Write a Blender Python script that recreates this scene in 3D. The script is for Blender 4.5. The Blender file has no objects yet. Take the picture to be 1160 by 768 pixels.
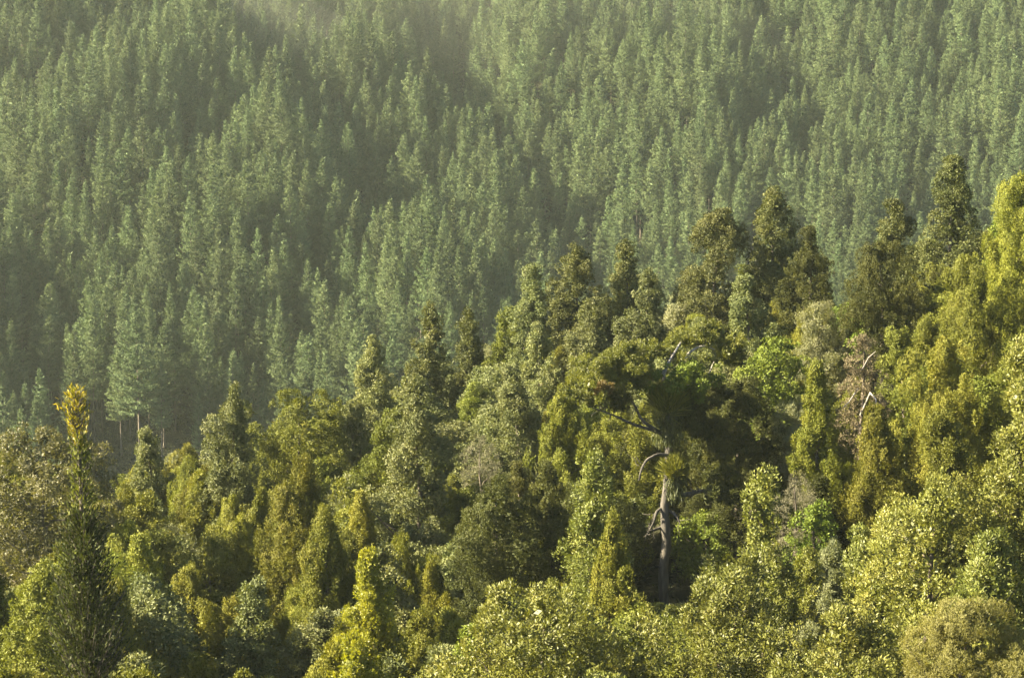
import bpy, math, random
import numpy as np
from mathutils import Vector

SEED = 11
rnd = random.Random(SEED)
RG = np.random.default_rng(SEED)
scene = bpy.context.scene
COL = scene.collection

# ------------------------------------------------------------------ camera maths
# photograph is 1160 x 768; a point of the place = where a line of sight meets a depth
PW, PH = 1160.0, 768.0
HFOV = math.radians(28.0)
F = PW / 2 / math.tan(HFOV / 2)
PITCH = math.radians(-5.0)
CAMZ = 100.0
CP, SP = math.cos(PITCH), math.sin(PITCH)

def at(u, v, d):
    a = (u - PW / 2) / F
    c = (PH / 2 - v) / F
    y = CP - SP * c
    z = SP + CP * c
    k = d / y
    return Vector((a * k, d, CAMZ + z * k))

def pix(p):
    x, y, z = p[0], p[1], p[2] - CAMZ
    f = y * CP + z * SP
    h = -y * SP + z * CP
    return PW / 2 + F * x / f, PH / 2 - F * h / f

# ------------------------------------------------------------------ terrain
CANOPY = 8.0
ctrl = []
for u, v, d in [(-150, 770, 84), (0, 770, 84), (300, 775, 88), (580, 770, 88), (860, 770, 86), (1160, 760, 80), (1320, 740, 76),
                (-150, 650, 110), (0, 650, 110), (300, 660, 113), (580, 650, 113), (880, 640, 110), (1160, 560, 105), (1320, 520, 100),
                (-150, 570, 138), (0, 565, 138), (300, 575, 138), (600, 525, 138), (850, 480, 138), (1160, 390, 130), (1320, 330, 125),
                (-150, 545, 160), (0, 540, 162), (150, 530, 164), (400, 465, 168), (600, 390, 172), (850, 320, 170), (1000, 310, 164), (1160, 240, 155), (1320, 190, 148)]:
    p = at(u, v, d); ctrl.append((p.x, p.y, p.z - CAMZ - CANOPY))
for x in (-180, -90, 0, 90, 180):
    t = (x + 180) / 360
    ctrl += [(x, -70, 6), (x, 0, -4), (x, 45, -19 + 5 * t),
             (x, 235, -55 + 20 * t), (x, 290, -78), (x, 350, -80), (x, 400, -80)]
C = np.array(ctrl)
def _phi(r2): return np.where(r2 > 1e-9, 0.5 * r2 * np.log(np.maximum(r2, 1e-9)), 0.0)
S = 100.0
cx, cy = C[:, 0] / S, C[:, 1] / S
n = len(C)
K = _phi((cx[:, None] - cx) ** 2 + (cy[:, None] - cy) ** 2) + np.eye(n) * 0.004
Pm = np.stack([np.ones(n), cx, cy], 1)
A = np.block([[K, Pm], [Pm.T, np.zeros((3, 3))]])
W_ = np.linalg.solve(A, np.concatenate([C[:, 2], np.zeros(3)]))

def sstep(a, b, x):
    t = np.clip((x - a) / (b - a), 0, 1)
    return t * t * (3 - 2 * t)

def near_z(x, y):
    x = np.clip(x, -190, 190) / S; y = y / S
    k = _phi((x[..., None] - cx) ** 2 + (y[..., None] - cy) ** 2)
    return k @ W_[:n] + W_[n] + W_[n + 1] * x + W_[n + 2] * y

def far_z(x, y):
    far = -64 + (y - 495) * math.tan(math.radians(27.5))
    far = np.where(y < 495, -64 - (495 - y) * 0.08, far)
    spur = -63 + (y - 402) * math.tan(math.radians(25.0))
    spur = np.where(y < 402, -63 - (402 - y) * 0.28, spur)
    xg = -8 - (y - 470) * 0.50                      # the gully between the two hillsides
    wob = 5 * np.sin(y * 0.045) + 3 * np.sin(y * 0.11 + 1)
    s = sstep(6, -20, x - xg - wob)
    relief = 5.0 * np.sin((x + 0.42 * (y - 450)) * 0.066 + 0.6) * sstep(430, 500, y)
    z = far + np.maximum(spur - far, 0) * (0.25 + 0.75 * s) + relief
    z = z + 3.2 * np.sin((x - 0.3 * y) * 0.13 + y * 0.02) + 2.0 * np.sin(x * 0.05 + y * 0.09)
    g = (x + 0.30 * (y - 540) - 12) / 10.0             # a narrow second gully
    z = z - 10 * np.exp(-g * g) * sstep(490, 540, y) * (1 - 0.6 * sstep(640, 760, y))
    z = z + 64 * sstep(-128, -220, x) * sstep(300, 350, y) * (1 - sstep(430, 540, y))   # unseen shoulder added off frame to shade the valley foot
    return z

def ground_z(x, y):
    x = np.asarray(x, float); y = np.asarray(y, float)
    b = sstep(320, 395, y)
    yy = np.minimum(y, 400)
    return CAMZ + near_z(x, yy) * (1 - b) + far_z(x, y) * b

# ------------------------------------------------------------------ mesh helpers
def make_mesh(name, V, Q, mat, tint=None, smooth=False):
    V = np.asarray(V, np.float32).reshape(-1, 3); Q = np.asarray(Q, np.int32)
    k = Q.shape[1]; m = len(Q)
    me = bpy.data.meshes.new(name)
    me.vertices.add(len(V)); me.vertices.foreach_set('co', V.ravel())
    me.loops.add(m * k); me.loops.foreach_set('vertex_index', Q.ravel())
    me.polygons.add(m)
    me.polygons.foreach_set('loop_start', np.arange(0, m * k, k, dtype=np.int32))
    if smooth:
        me.polygons.foreach_set('use_smooth', np.ones(m, bool))
    if tint is not None:
        at_ = me.attributes.new('tint', 'FLOAT', 'FACE')
        at_.data.foreach_set('value', np.asarray(tint, np.float32))
    me.update(calc_edges=True)
    me.materials.append(mat)
    return me

def link(name, me, parent=None):
    o = bpy.data.objects.new(name, me); COL.objects.link(o)
    if parent: o.parent = parent
    return o

def norm(a):
    return a / np.maximum(np.linalg.norm(a, axis=-1, keepdims=True), 1e-9)

def tube(pts, rad, sides=6):
    pts = np.asarray(pts, float); rad = np.asarray(rad, float)
    n = len(pts)
    tan = np.gradient(pts, axis=0); tan = norm(tan)
    ref = np.array([0.31, 0.95, 0.05]) if abs(tan[0][2]) > 0.7 else np.array([0, 0, 1.0])
    a = norm(np.cross(tan, ref)); b = np.cross(tan, a)
    ang = np.arange(sides) * 2 * math.pi / sides
    V = pts[:, None] + rad[:, None, None] * (np.cos(ang)[None, :, None] * a[:, None] + np.sin(ang)[None, :, None] * b[:, None])
    i = np.arange(n - 1)[:, None] * sides; j = np.arange(sides)[None]
    jn = (j + 1) % sides
    Q = np.stack([i + j, i + jn, i + sides + jn, i + sides + j], -1).reshape(-1, 4)
    return V.reshape(-1, 3), Q

def merge(parts):
    Vs, Qs, o = [], [], 0
    for V, Q in parts:
        Vs.append(V); Qs.append(Q + o); o += len(V)
    return np.concatenate(Vs), np.concatenate(Qs)

def bend_path(rng, p0, p1, n=6, wob=0.1, sag=0.0):
    p0 = np.asarray(p0, float); p1 = np.asarray(p1, float)
    t = np.linspace(0, 1, n)[:, None]
    L = np.linalg.norm(p1 - p0)
    off = rng.normal(0, wob * L, (n, 3)) * np.sin(t * math.pi)
    P = p0 + (p1 - p0) * t + off
    P[:, 2] -= sag * L * (t[:, 0] - t[:, 0] ** 2) * 4 * 0.25
    return P

def leaves(rng, P, D, N, L, W):
    """one folded quad per leaf: base, side, tip, side"""
    m = len(P)
    D = norm(D); S_ = norm(np.cross(D, N)); N2 = np.cross(S_, D)
    L = L * rng.uniform(0.7, 1.25, (m, 1)); W = W * rng.uniform(0.75, 1.2, (m, 1))
    mid = P + D * L * 0.5 - N2 * L * 0.06
    V = np.stack([P, mid + S_ * W * 0.5, P + D * L - N2 * L * 0.12, mid - S_ * W * 0.5], 1)
    Q = np.arange(m * 4).reshape(m, 4)
    return V.reshape(-1, 3), Q

PROFILE = {
    'column': lambda t: np.minimum(1, (t + 0.03) / 0.22) ** 0.55 * (1 - t ** 2.6) ** 0.62 * (1 - 0.28 * t),
    'spire':  lambda t: np.minimum(1, (t + 0.05) / 0.18) ** 0.6 * (1 - t) ** 0.72 + 0.04,
    'round':  lambda t: np.sqrt(np.clip(1 - (2 * t - 0.92) ** 2 * 0.98, 0.02, 1)),
    'dome':   lambda t: np.sqrt(np.clip(1 - t ** 1.8, 0.0, 1)) * np.minimum(1, (t + 0.3) / 0.4),
    'cone':   lambda t: np.minimum(1, (t + 0.05) / 0.15) ** 0.5 * (1 - t) ** 0.9 * 0.98 + 0.02,
}

def crown(rng, H, R, shape='column', cr=0.45, ch=0.5, density=1.0, n_leaf=45, L=0.17, W=0.09, up=0.25, lump=0.28, droop=0.0, scatter=0.5, lobe=0.42, tall=1.2, soft=0.3):
    """foliage filling z 0..H, radius R: boughs on an uneven envelope, leaf sprays over each bough, leaves in each spray"""
    prof = PROFILE[shape]
    upv = np.array([0, 0, 1.0])
    # boughs
    rl = lobe * R ** 0.75
    nb = int(max(9, 0.8 * (2 * math.pi * R * H * 0.72) / (rl * rl * 2.6)))
    t = np.sort((np.arange(nb) + rng.uniform(0.1, 0.9, nb)) / nb)
    keepw = prof(t)
    ph = np.arange(nb) * 2.39996 + rng.normal(0, 0.5, nb)
    rad = np.maximum(prof(t) * R * (1 + lump * rng.normal(0, 0.75, nb)) - rl * 0.45, 0.03)
    fr_, p0_, p1_ = rng.uniform(7, 15), rng.uniform(0, 6.3), rng.uniform(0, 6.3)
    rad *= (1 + 0.22 * np.sin(t * fr_ + p0_ + ph)) * (1 + 0.24 * np.cos(ph - p1_))
    lean = rng.normal(0, 0.05, 2) * H
    sz = rl * rng.uniform(0.6, 1.3, nb) * np.clip(0.5 + 0.6 * keepw, 0.5, 1.05)
    zt = np.clip(t * H + rng.normal(0, 0.04, nb) * H, 0.05, H - 0.4 * sz * tall)
    wild = rng.uniform(0, 1, nb) < 0.16
    rad = np.where(wild, rad + rl * 0.55, rad); sz = np.where(wild, sz * 0.6, sz)
    top = np.argmax(t); zt[top] = H - sz[top] * tall * 0.75; rad[top] = 0.05
    bc = np.stack([rad * np.cos(ph) + lean[0] * t * t, rad * np.sin(ph) + lean[1] * t * t, zt], 1)
    bout = np.stack([np.cos(ph), np.sin(ph), np.zeros(nb)], 1)
    keep_b = (rng.uniform(0, 1, nb) > 0.14) | (np.arange(nb) == top)
    bc, bout, sz, t, ph = bc[keep_b], bout[keep_b], sz[keep_b], t[keep_b], ph[keep_b]; nb = len(bc)
    btint = rng.uniform(0, 1, nb)
    # sprays over each bough
    ns = np.maximum(3, (density * 3.3 * (sz / cr) ** 2 * (0.6 + 0.4 * tall)).astype(int))
    bi = np.repeat(np.arange(nb), ns); nc = len(bi)
    s1 = norm(rng.normal(0, 1, (nc, 3)))
    pref = norm(bout + upv * 0.55)[bi]
    fl = (s1 * pref).sum(1) < -0.35
    s1[fl] *= -1
    c = bc[bi] + s1 * (sz[bi] * rng.uniform(0.55, 1.22, nc))[:, None] * np.array([1, 1, tall])
    inner = rng.uniform(0, 1, nc) < 0.12
    c[inner] *= np.array([0.5, 0.5, 1])
    uu = np.clip(up + 0.45 * t[bi] ** 2, 0, 0.97)[:, None]
    ax = norm(norm(bout[bi] * 0.5 + s1 * 0.6) * (1 - uu) + upv * uu + rng.normal(0, 0.14, (nc, 3)))
    c[:, 2] = np.minimum(c[:, 2], H + 0.15)
    # leaves of each spray
    size = rng.uniform(0.6, 1.3, nc)
    m = nc * n_leaf
    ci = np.repeat(np.arange(nc), n_leaf)
    s = norm(rng.normal(0, 1, (m, 3)))
    o3 = norm(s1 + upv * 0.35)[ci]
    flip = (s * o3).sum(1) < -0.25
    s[flip] *= -1
    rd = rng.uniform(0.3, 1.0, (m, 1)) ** scatter
    al = (s * ax[ci]).sum(1, keepdims=True)
    off = (s - al * ax[ci]) * cr + ax[ci] * al * ch
    P = c[ci] + off * rd * size[ci][:, None]
    D = norm(s * 0.5 + ax[ci] * (0.35 + 0.5 * up) + rng.normal(0, 0.42, (m, 3)) - upv * droop)
    Nn = norm(s * 0.55 + s1[ci] * 0.6 + bout[bi][ci] * 0.35 + upv * 0.2 + rng.normal(0, soft, (m, 3)))
    V, Q = leaves(rng, P, D, Nn, L, W)
    # larger leaves added inside each bough to block light, tinted darker
    kc = 46; mi = nb * kc
    bj = np.repeat(np.arange(nb), kc)
    q = norm(rng.normal(0, 1, (mi, 3))) * (rng.uniform(0.1, 0.78, (mi, 1))) * sz[bj][:, None] * np.array([1, 1, tall])
    P2 = bc[bj] * np.array([0.92, 0.92, 1]) + q
    V2, Q2 = leaves(rng, P2 - np.array([0, 0, 0.1]), norm(rng.normal(0, 1, (mi, 3))), norm(rng.normal(0, 1, (mi, 3))), 0.30, 0.16)
    kx = int(22 * H * R)                                # and more light-blocking leaves along the stem
    tx = rng.uniform(0.02, 0.93, kx); rx = prof(tx) * R * 0.45 * rng.uniform(0, 1, kx) ** 0.5; px_ = rng.uniform(0, 6.283, kx)
    P3 = np.stack([rx * np.cos(px_) + lean[0] * tx * tx, rx * np.sin(px_) + lean[1] * tx * tx, tx * H], 1)
    V3, Q3 = leaves(rng, P3, norm(rng.normal(0, 1, (kx, 3))), norm(rng.normal(0, 1, (kx, 3)) + np.array([0.3, 0.3, 0])), 0.38, 0.22)
    ct = 0.5 * btint[bi] + 0.5 * rng.uniform(0, 1, nc)
    tint = 0.68 * ct[ci] + 0.32 * rng.uniform(0, 1, m)
    if density > 0.5:
        V, Q = merge([(V, Q), (V2, Q2), (V3, Q3)])
        tint = np.concatenate([tint, 0.5 * rng.uniform(0, 1, mi), 0.5 * rng.uniform(0, 1, kx)])  # inner leaves take only the darker tints: crown shade put into colour
    return V, Q, tint, c, lean

def trunk_mesh(rng, H, r0, crown_base, centres, lean, n_limb=9):
    """tapered bole from the ground through the crown with limbs out to some of the sprays (z=0 at the ground)"""
    Hc = H - crown_base
    z = np.linspace(-0.6, crown_base + Hc * 0.9, 9)
    tt = np.clip((z - crown_base) / max(Hc, 0.1), 0, 1)
    P = np.stack([lean[0] * tt ** 2 + rng.normal(0, 0.05, 9), lean[1] * tt ** 2 + rng.normal(0, 0.05, 9), z], 1)
    rad = r0 * (1 - 0.86 * np.linspace(0, 1, 9)); rad[0] *= 1.3
    parts = [tube(P, rad, 7)]
    k = min(n_limb, len(centres))
    for i in rng.choice(len(centres), k, replace=False):
        c = centres[i] + np.array([0, 0, crown_base])
        zz = max(crown_base * 0.8, c[2] - 0.9 * math.hypot(c[0], c[1]) - 0.2)
        b = np.array([np.interp(zz, P[:, 2], P[:, 0]), np.interp(zz, P[:, 2], P[:, 1]), zz])
        rr = np.interp(zz, P[:, 2], rad) * 0.45
        parts.append(tube(bend_path(rng, b, c, 5, 0.06), np.linspace(rr, rr * 0.22, 5), 5))
    return merge(parts)

def _sizes(m, big):
    L = np.full((m, 1), 0.38); W = np.full((m, 1), 0.085)
    L[big] = 0.9; W[big] = 0.45
    return L, W

def pine_geo(rng, H, R, bare=0.18):
    """plantation conifer: upswept branches set in whorls, pads of needle tufts along each"""
    parts = []
    lean = rng.normal(0, 0.014, 2) * H
    def axis(z):
        t = z / H
        return np.array([lean[0] * t * t, lean[1] * t * t, z])
    zz = np.linspace(-1.5, H * 0.97, 10)
    parts.append(tube([axis(z) for z in zz], 0.27 * (1 - 0.93 * np.linspace(0, 1, 10)) * H / 32, 6))
    P, D, N, T, big = [], [], [], [], []
    z = H * bare
    side_w = rng.uniform(0, 6.28)                      # the crown is fuller on one side
    while z < H * 0.985:
        t = (z / H - bare) / (1 - bare)
        env = R * (1.0 - t) ** 0.92 * min(1, 0.6 + t * 2.5) + 0.14
        nb = int(rng.integers(5, 8)) if t < 0.88 else 4
        a0 = rng.uniform(0, 6.28)
        ring = rng.uniform(0.84, 1.12)
        for b in range(nb):
            a = a0 + b * 6.283 / nb + rng.normal(0, 0.25)
            ln = env * ring * rng.uniform(0.74, 1.12) * (1 + 0.14 * math.cos(a - side_w))
            if rng.uniform() < 0.12: ln *= 0.4
            rise = ln * rng.uniform(0.30, 0.62) * (0.5 + 1.0 * t)
            o = np.array([math.cos(a), math.sin(a), 0]); side = np.array([-o[1], o[0], 0])
            sv = np.linspace(0.0, 1, 6)
            path = axis(z) + o * (sv * ln)[:, None] + np.array([0, 0, 1]) * (rise * (sv ** 1.7) - 0.07 * ln * np.sin(sv * 3.14))[:, None]
            if ln > 0.9 and rng.uniform() < 0.5:
                parts.append(tube(path[::2], np.linspace(0.05, 0.015, 3), 3))
            nt = max(5, int(12 * ln))
            st = 1 - (1 - 0.22) * rng.uniform(0, 1, nt) ** 1.25
            tp = np.stack([np.interp(st, sv, path[:, k]) for k in range(3)], 1)
            fan = np.sin(np.clip(st, 0, 1) * 2.6) * 0.30 * min(ln, 2.6)
            tp += side * (rng.normal(0, 0.75, nt) * fan)[:, None] + rng.normal(0, 0.07, (nt, 3))
            tr = rng.uniform(0, 1)
            kn = 6
            q = np.repeat(tp, kn, 0); m = len(q)
            P.append(q); D.append(norm(o * 0.55 + np.array([0, 0, 0.55 + 0.4 * t]) + rng.normal(0, 0.55, (m, 3))))
            N.append(norm(np.array([0, 0, 0.5]) + o * 0.85 + rng.normal(0, 0.22, (m, 3))))
            T.append(tr * 0.7 + 0.3 * rng.uniform(0, 1, m))
        m = 14 if t < 0.8 else 2                        # bigger needles added by the stem to block light, shade put in tint
        aa = rng.uniform(0, 6.283, m); rr_ = env * rng.uniform(0.05, 0.42, m)
        P.append(axis(z) + np.stack([rr_ * np.cos(aa), rr_ * np.sin(aa), rng.uniform(-0.5, 0.5, m)], 1))
        P2_ = np.stack([np.cos(aa), np.sin(aa), np.full(m, 0.9)], 1)
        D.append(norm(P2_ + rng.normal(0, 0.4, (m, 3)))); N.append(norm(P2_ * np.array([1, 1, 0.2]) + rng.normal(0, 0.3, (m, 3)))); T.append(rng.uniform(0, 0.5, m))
        big.append(sum(len(x) for x in P[:-1]) + np.arange(m))
        z += rng.uniform(0.6, 1.15) * (1.0 if t < 0.8 else 0.6)
    q = axis(H * 0.97); kn = 16
    P.append(q + np.stack([rng.normal(0, .05, kn), rng.normal(0, .05, kn), rng.uniform(-0.7, 1.0, kn)], 1))
    D.append(norm(np.array([0, 0, 1.3]) + rng.normal(0, 0.4, (kn, 3)))); N.append(norm(rng.normal(0, 1, (kn, 3)))); T.append(rng.uniform(0, 1, kn))
    V, Q = leaves(rng, np.concatenate(P), np.concatenate(D), np.concatenate(N), *_sizes(sum(len(x) for x in P), np.concatenate(big)))
    return (V, Q, np.concatenate(T)), merge(parts)

# ------------------------------------------------------------------ materials
def new_mat(name):
    m = bpy.data.materials.new(name); m.use_nodes = True
    nt = m.node_tree; nt.nodes.clear()
    return m, nt, nt.nodes, nt.links

def leaf_mat(name, cols, rough=0.5, spec=0.35, trans=0.28, tcol=None, vary=0.35, hue=0.02):
    m, nt, N, Lk = new_mat(name)
    out = N.new('ShaderNodeOutputMaterial')
    at_ = N.new('ShaderNodeAttribute'); at_.attribute_name = 'tint'
    ramp = N.new('ShaderNodeValToRGB'); e = ramp.color_ramp.elements
    e[0].position = 0.1; e[0].color = (*cols[0], 1)
    e[1].position = 0.9; e[1].color = (*cols[-1], 1)
    if len(cols) == 3:
        q = e.new(0.5); q.color = (*cols[1], 1)
    Lk.new(at_.outputs['Fac'], ramp.inputs[0])
    oi = N.new('ShaderNodeObjectInfo')
    hsv = N.new('ShaderNodeHueSaturation')
    mr = N.new('ShaderNodeMapRange'); mr.inputs[3].default_value = 1 - vary; mr.inputs[4].default_value = 1 + vary
    Lk.new(oi.outputs['Random'], mr.inputs[0]); Lk.new(mr.outputs[0], hsv.inputs['Value'])
    mul = N.new('ShaderNodeMath'); mul.operation = 'MULTIPLY'; mul.inputs[1].default_value = 7.31
    fr = N.new('ShaderNodeMath'); fr.operation = 'FRACT'
    mh = N.new('ShaderNodeMapRange'); mh.inputs[3].default_value = 0.5 - hue; mh.inputs[4].default_value = 0.5 + hue
    Lk.new(oi.outputs['Random'], mul.inputs[0]); Lk.new(mul.outputs[0], fr.inputs[0]); Lk.new(fr.outputs[0], mh.inputs[0]); Lk.new(mh.outputs[0], hsv.inputs['Hue'])
    Lk.new(ramp.outputs[0], hsv.inputs['Color'])
    b = N.new('ShaderNodeBsdfPrincipled')
    b.inputs['Roughness'].default_value = rough; b.inputs['Specular IOR Level'].default_value = spec
    Lk.new(hsv.outputs[0], b.inputs['Base Color'])
    tr = N.new('ShaderNodeBsdfTranslucent')
    mx = N.new('ShaderNodeMixRGB'); mx.blend_type = 'MULTIPLY'; mx.inputs[0].default_value = 1
    mx.inputs[2].default_value = (*(tcol or (1.5, 1.45, 0.6)), 1)
    Lk.new(hsv.outputs[0], mx.inputs[1]); Lk.new(mx.outputs[0], tr.inputs['Color'])
    ms = N.new('ShaderNodeMixShader'); ms.inputs[0].default_value = trans
    Lk.new(b.outputs[0], ms.inputs[1]); Lk.new(tr.outputs[0], ms.inputs[2]); Lk.new(ms.outputs[0], out.inputs[0])
    return m

def bark_mat(name, c0, c1, scale=3.0):
    m, nt, N, Lk = new_mat(name)
    out = N.new('ShaderNodeOutputMaterial'); b = N.new('ShaderNodeBsdfPrincipled')
    tc = N.new('ShaderNodeTexCoord'); mp = N.new('ShaderNodeMapping'); mp.inputs['Scale'].default_value = (scale, scale, scale * 0.25)
    nz = N.new('ShaderNodeTexNoise'); nz.inputs['Scale'].default_value = 2.0; nz.inputs['Detail'].default_value = 6
    ramp = N.new('ShaderNodeValToRGB'); e = ramp.color_ramp.elements
    e[0].position = 0.35; e[0].color = (*c0, 1); e[1].position = 0.68; e[1].color = (*c1, 1)
    bp = N.new('ShaderNodeBump'); bp.inputs['Strength'].default_value = 0.8; bp.inputs['Distance'].default_value = 0.06
    Lk.new(tc.outputs['Object'], mp.inputs[0]); Lk.new(mp.outputs[0], nz.inputs['Vector']); Lk.new(nz.outputs[0], ramp.inputs[0])
    Lk.new(nz.outputs[0], bp.inputs['Height']); Lk.new(bp.outputs[0], b.inputs['Normal'])
    Lk.new(ramp.outputs[0], b.inputs['Base Color']); b.inputs['Roughness'].default_value = 0.9
    Lk.new(b.outputs[0], out.inputs[0])
    return m

M_PINE = leaf_mat('pine_needles', [(0.062, 0.090, 0.037), (0.092, 0.126, 0.052), (0.125, 0.160, 0.068)], 0.7, 0.15, 0.12, (1.2, 1.2, 0.6), 0.25, 0.012)
M_PINE_DEAD = leaf_mat('dying_pine_needles', [(0.075, 0.068, 0.032), (0.12, 0.10, 0.05)], 0.7, 0.2, 0.15, (1.1, 1, 0.8), 0.1, 0.01)
M_GREY = leaf_mat('grey_green_leaves', [(0.070, 0.084, 0.028), (0.118, 0.132, 0.048), (0.185, 0.190, 0.085)], 0.62, 0.18, 0.2, None, 0.22, 0.012)
M_PLUME = leaf_mat('yellow_green_plumes', [(0.090, 0.098, 0.010), (0.120, 0.126, 0.016), (0.178, 0.168, 0.022)], 0.62, 0.18, 0.2, None, 0.22, 0.012)
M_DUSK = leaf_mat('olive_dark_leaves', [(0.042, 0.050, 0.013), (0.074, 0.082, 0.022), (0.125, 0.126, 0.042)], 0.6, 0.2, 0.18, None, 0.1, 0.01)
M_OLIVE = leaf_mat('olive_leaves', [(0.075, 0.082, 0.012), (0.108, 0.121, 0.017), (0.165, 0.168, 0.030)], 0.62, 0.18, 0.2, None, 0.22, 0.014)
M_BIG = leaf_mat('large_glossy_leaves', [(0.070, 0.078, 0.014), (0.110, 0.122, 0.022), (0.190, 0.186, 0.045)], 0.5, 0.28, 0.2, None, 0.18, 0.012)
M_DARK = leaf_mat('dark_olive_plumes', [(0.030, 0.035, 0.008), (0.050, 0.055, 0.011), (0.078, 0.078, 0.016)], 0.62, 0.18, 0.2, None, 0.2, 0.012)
M_BRIGHT = leaf_mat('bright_green_leaves', [(0.070, 0.100, 0.014), (0.105, 0.138, 0.018), (0.150, 0.18, 0.03)], 0.62, 0.18, 0.2, None, 0.1, 0.01)
M_PALE = leaf_mat('pale_feathery_foliage', [(0.105, 0.115, 0.052), (0.15, 0.16, 0.075), (0.20, 0.20, 0.10)], 0.6, 0.25, 0.28, None, 0.12, 0.01)
M_GOLD = leaf_mat('golden_feathery_foliage', [(0.105, 0.100, 0.028), (0.152, 0.142, 0.040), (0.205, 0.188, 0.062)], 0.6, 0.25, 0.3, None, 0.1, 0.008)
M_LEMON = leaf_mat('lemon_green_leaves', [(0.115, 0.125, 0.012), (0.175, 0.175, 0.017), (0.24, 0.23, 0.028)], 0.48, 0.35, 0.34, None, 0.08, 0.006)
M_BROWN = leaf_mat('withered_leaves', [(0.085, 0.072, 0.038), (0.135, 0.112, 0.062), (0.19, 0.16, 0.095)], 0.75, 0.2, 0.2, (1.1, 1, 0.8), 0.1, 0.01)
M_TWIG = leaf_mat('grey_twig_foliage', [(0.085, 0.085, 0.045), (0.125, 0.120, 0.068), (0.17, 0.16, 0.10)], 0.75, 0.2, 0.15, (1, 1, 0.8), 0.1, 0.01)
M_BRONZE = leaf_mat('bronze_leaves', [(0.055, 0.055, 0.018), (0.095, 0.092, 0.032), (0.15, 0.14, 0.06)], 0.55, 0.35, 0.25, None, 0.05, 0.0)
M_SPEAR = leaf_mat('dark_spear_leaves', [(0.020, 0.028, 0.006), (0.034, 0.044, 0.009), (0.060, 0.070, 0.014)], 0.6, 0.15, 0.2, None, 0.02, 0.0)
M_SPEAR_TIP = leaf_mat('golden_spear_leaves', [(0.11, 0.115, 0.010), (0.20, 0.175, 0.013), (0.30, 0.245, 0.02)], 0.5, 0.3, 0.3, None, 0.02, 0.0)
M_GIANT = leaf_mat('old_tree_leaves', [(0.062, 0.072, 0.012), (0.102, 0.112, 0.016), (0.150, 0.150, 0.026)], 0.5, 0.3, 0.28, None, 0.02, 0.0)
M_RUST = leaf_mat('rusty_shoots', [(0.10, 0.075, 0.022), (0.145, 0.10, 0.03)], 0.6, 0.3, 0.3, None, 0.05, 0.0)
M_FERN = leaf_mat('undergrowth_leaves', [(0.030, 0.040, 0.012), (0.055, 0.066, 0.018), (0.085, 0.09, 0.026)], 0.55, 0.3, 0.22, None, 0.1, 0.01)
M_BARK = bark_mat('brown_bark', (0.045, 0.035, 0.025), (0.13, 0.105, 0.08))
M_GREYBARK = bark_mat('grey_bark', (0.026, 0.023, 0.018), (0.095, 0.083, 0.068), 2.0)
M_SILVER = bark_mat('silver_dead_wood', (0.16, 0.145, 0.125), (0.36, 0.335, 0.30), 3.0)
M_PINEBARK = bark_mat('pine_bark', (0.07, 0.055, 0.042), (0.16, 0.13, 0.10), 2.0)

def ground_mat():
    m, nt, N, Lk = new_mat('forest_floor')
    out = N.new('ShaderNodeOutputMaterial'); b = N.new('ShaderNodeBsdfPrincipled')
    tc = N.new('ShaderNodeTexCoord')
    n1 = N.new('ShaderNodeTexNoise'); n1.inputs['Scale'].default_value = 0.35; n1.inputs['Detail'].default_value = 10
    ramp = N.new('ShaderNodeValToRGB'); e = ramp.color_ramp.elements
    e[0].position = 0.35; e[0].color = (0.014, 0.015, 0.008, 1); e[1].position = 0.7; e[1].color = (0.034, 0.034, 0.017, 1)
    n2 = N.new('ShaderNodeTexNoise'); n2.inputs['Scale'].default_value = 2.5; n2.inputs['Detail'].default_value = 8
    bp = N.new('ShaderNodeBump'); bp.inputs['Strength'].default_value = 1; bp.inputs['Distance'].default_value = 0.3
    Lk.new(tc.outputs['Object'], n1.inputs['Vector']); Lk.new(tc.outputs['Object'], n2.inputs['Vector'])
    Lk.new(n1.outputs[0], ramp.inputs[0]); Lk.new(ramp.outputs[0], b.inputs['Base Color'])
    Lk.new(n2.outputs[0], bp.inputs['Height']); Lk.new(bp.outputs[0], b.inputs['Normal'])
    b.inputs['Roughness'].default_value = 1.0; b.inputs['Specular IOR Level'].default_value = 0.1
    Lk.new(b.outputs[0], out.inputs[0])
    return m

# ------------------------------------------------------------------ ground sheet
xs = np.linspace(-350, 350, 235); ys = np.concatenate([np.linspace(-60, 340, 134), np.linspace(345, 890, 146)])
X, Y = np.meshgrid(xs, ys); Z = ground_z(X, Y)
Z += 0.25 * np.sin(X * 1.3 + Y * 0.7) + 0.2 * np.sin(Y * 1.7 - X * 0.4)
nx, ny = len(xs), len(ys)
i, j = np.meshgrid(np.arange(ny - 1), np.arange(nx - 1), indexing='ij')
q = (i * nx + j).ravel()
gm = make_mesh('terrain', np.stack([X, Y, Z], -1).reshape(-1, 3), np.stack([q, q + 1, q + nx + 1, q + nx], 1), ground_mat(), smooth=True)
g = link('terrain', gm); g['kind'] = 'structure'; g['label'] = 'dark forest floor of the two facing hillsides and the valley'
ZLOW, ZHIGH = float(Z.min()), float(Z.max())

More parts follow.
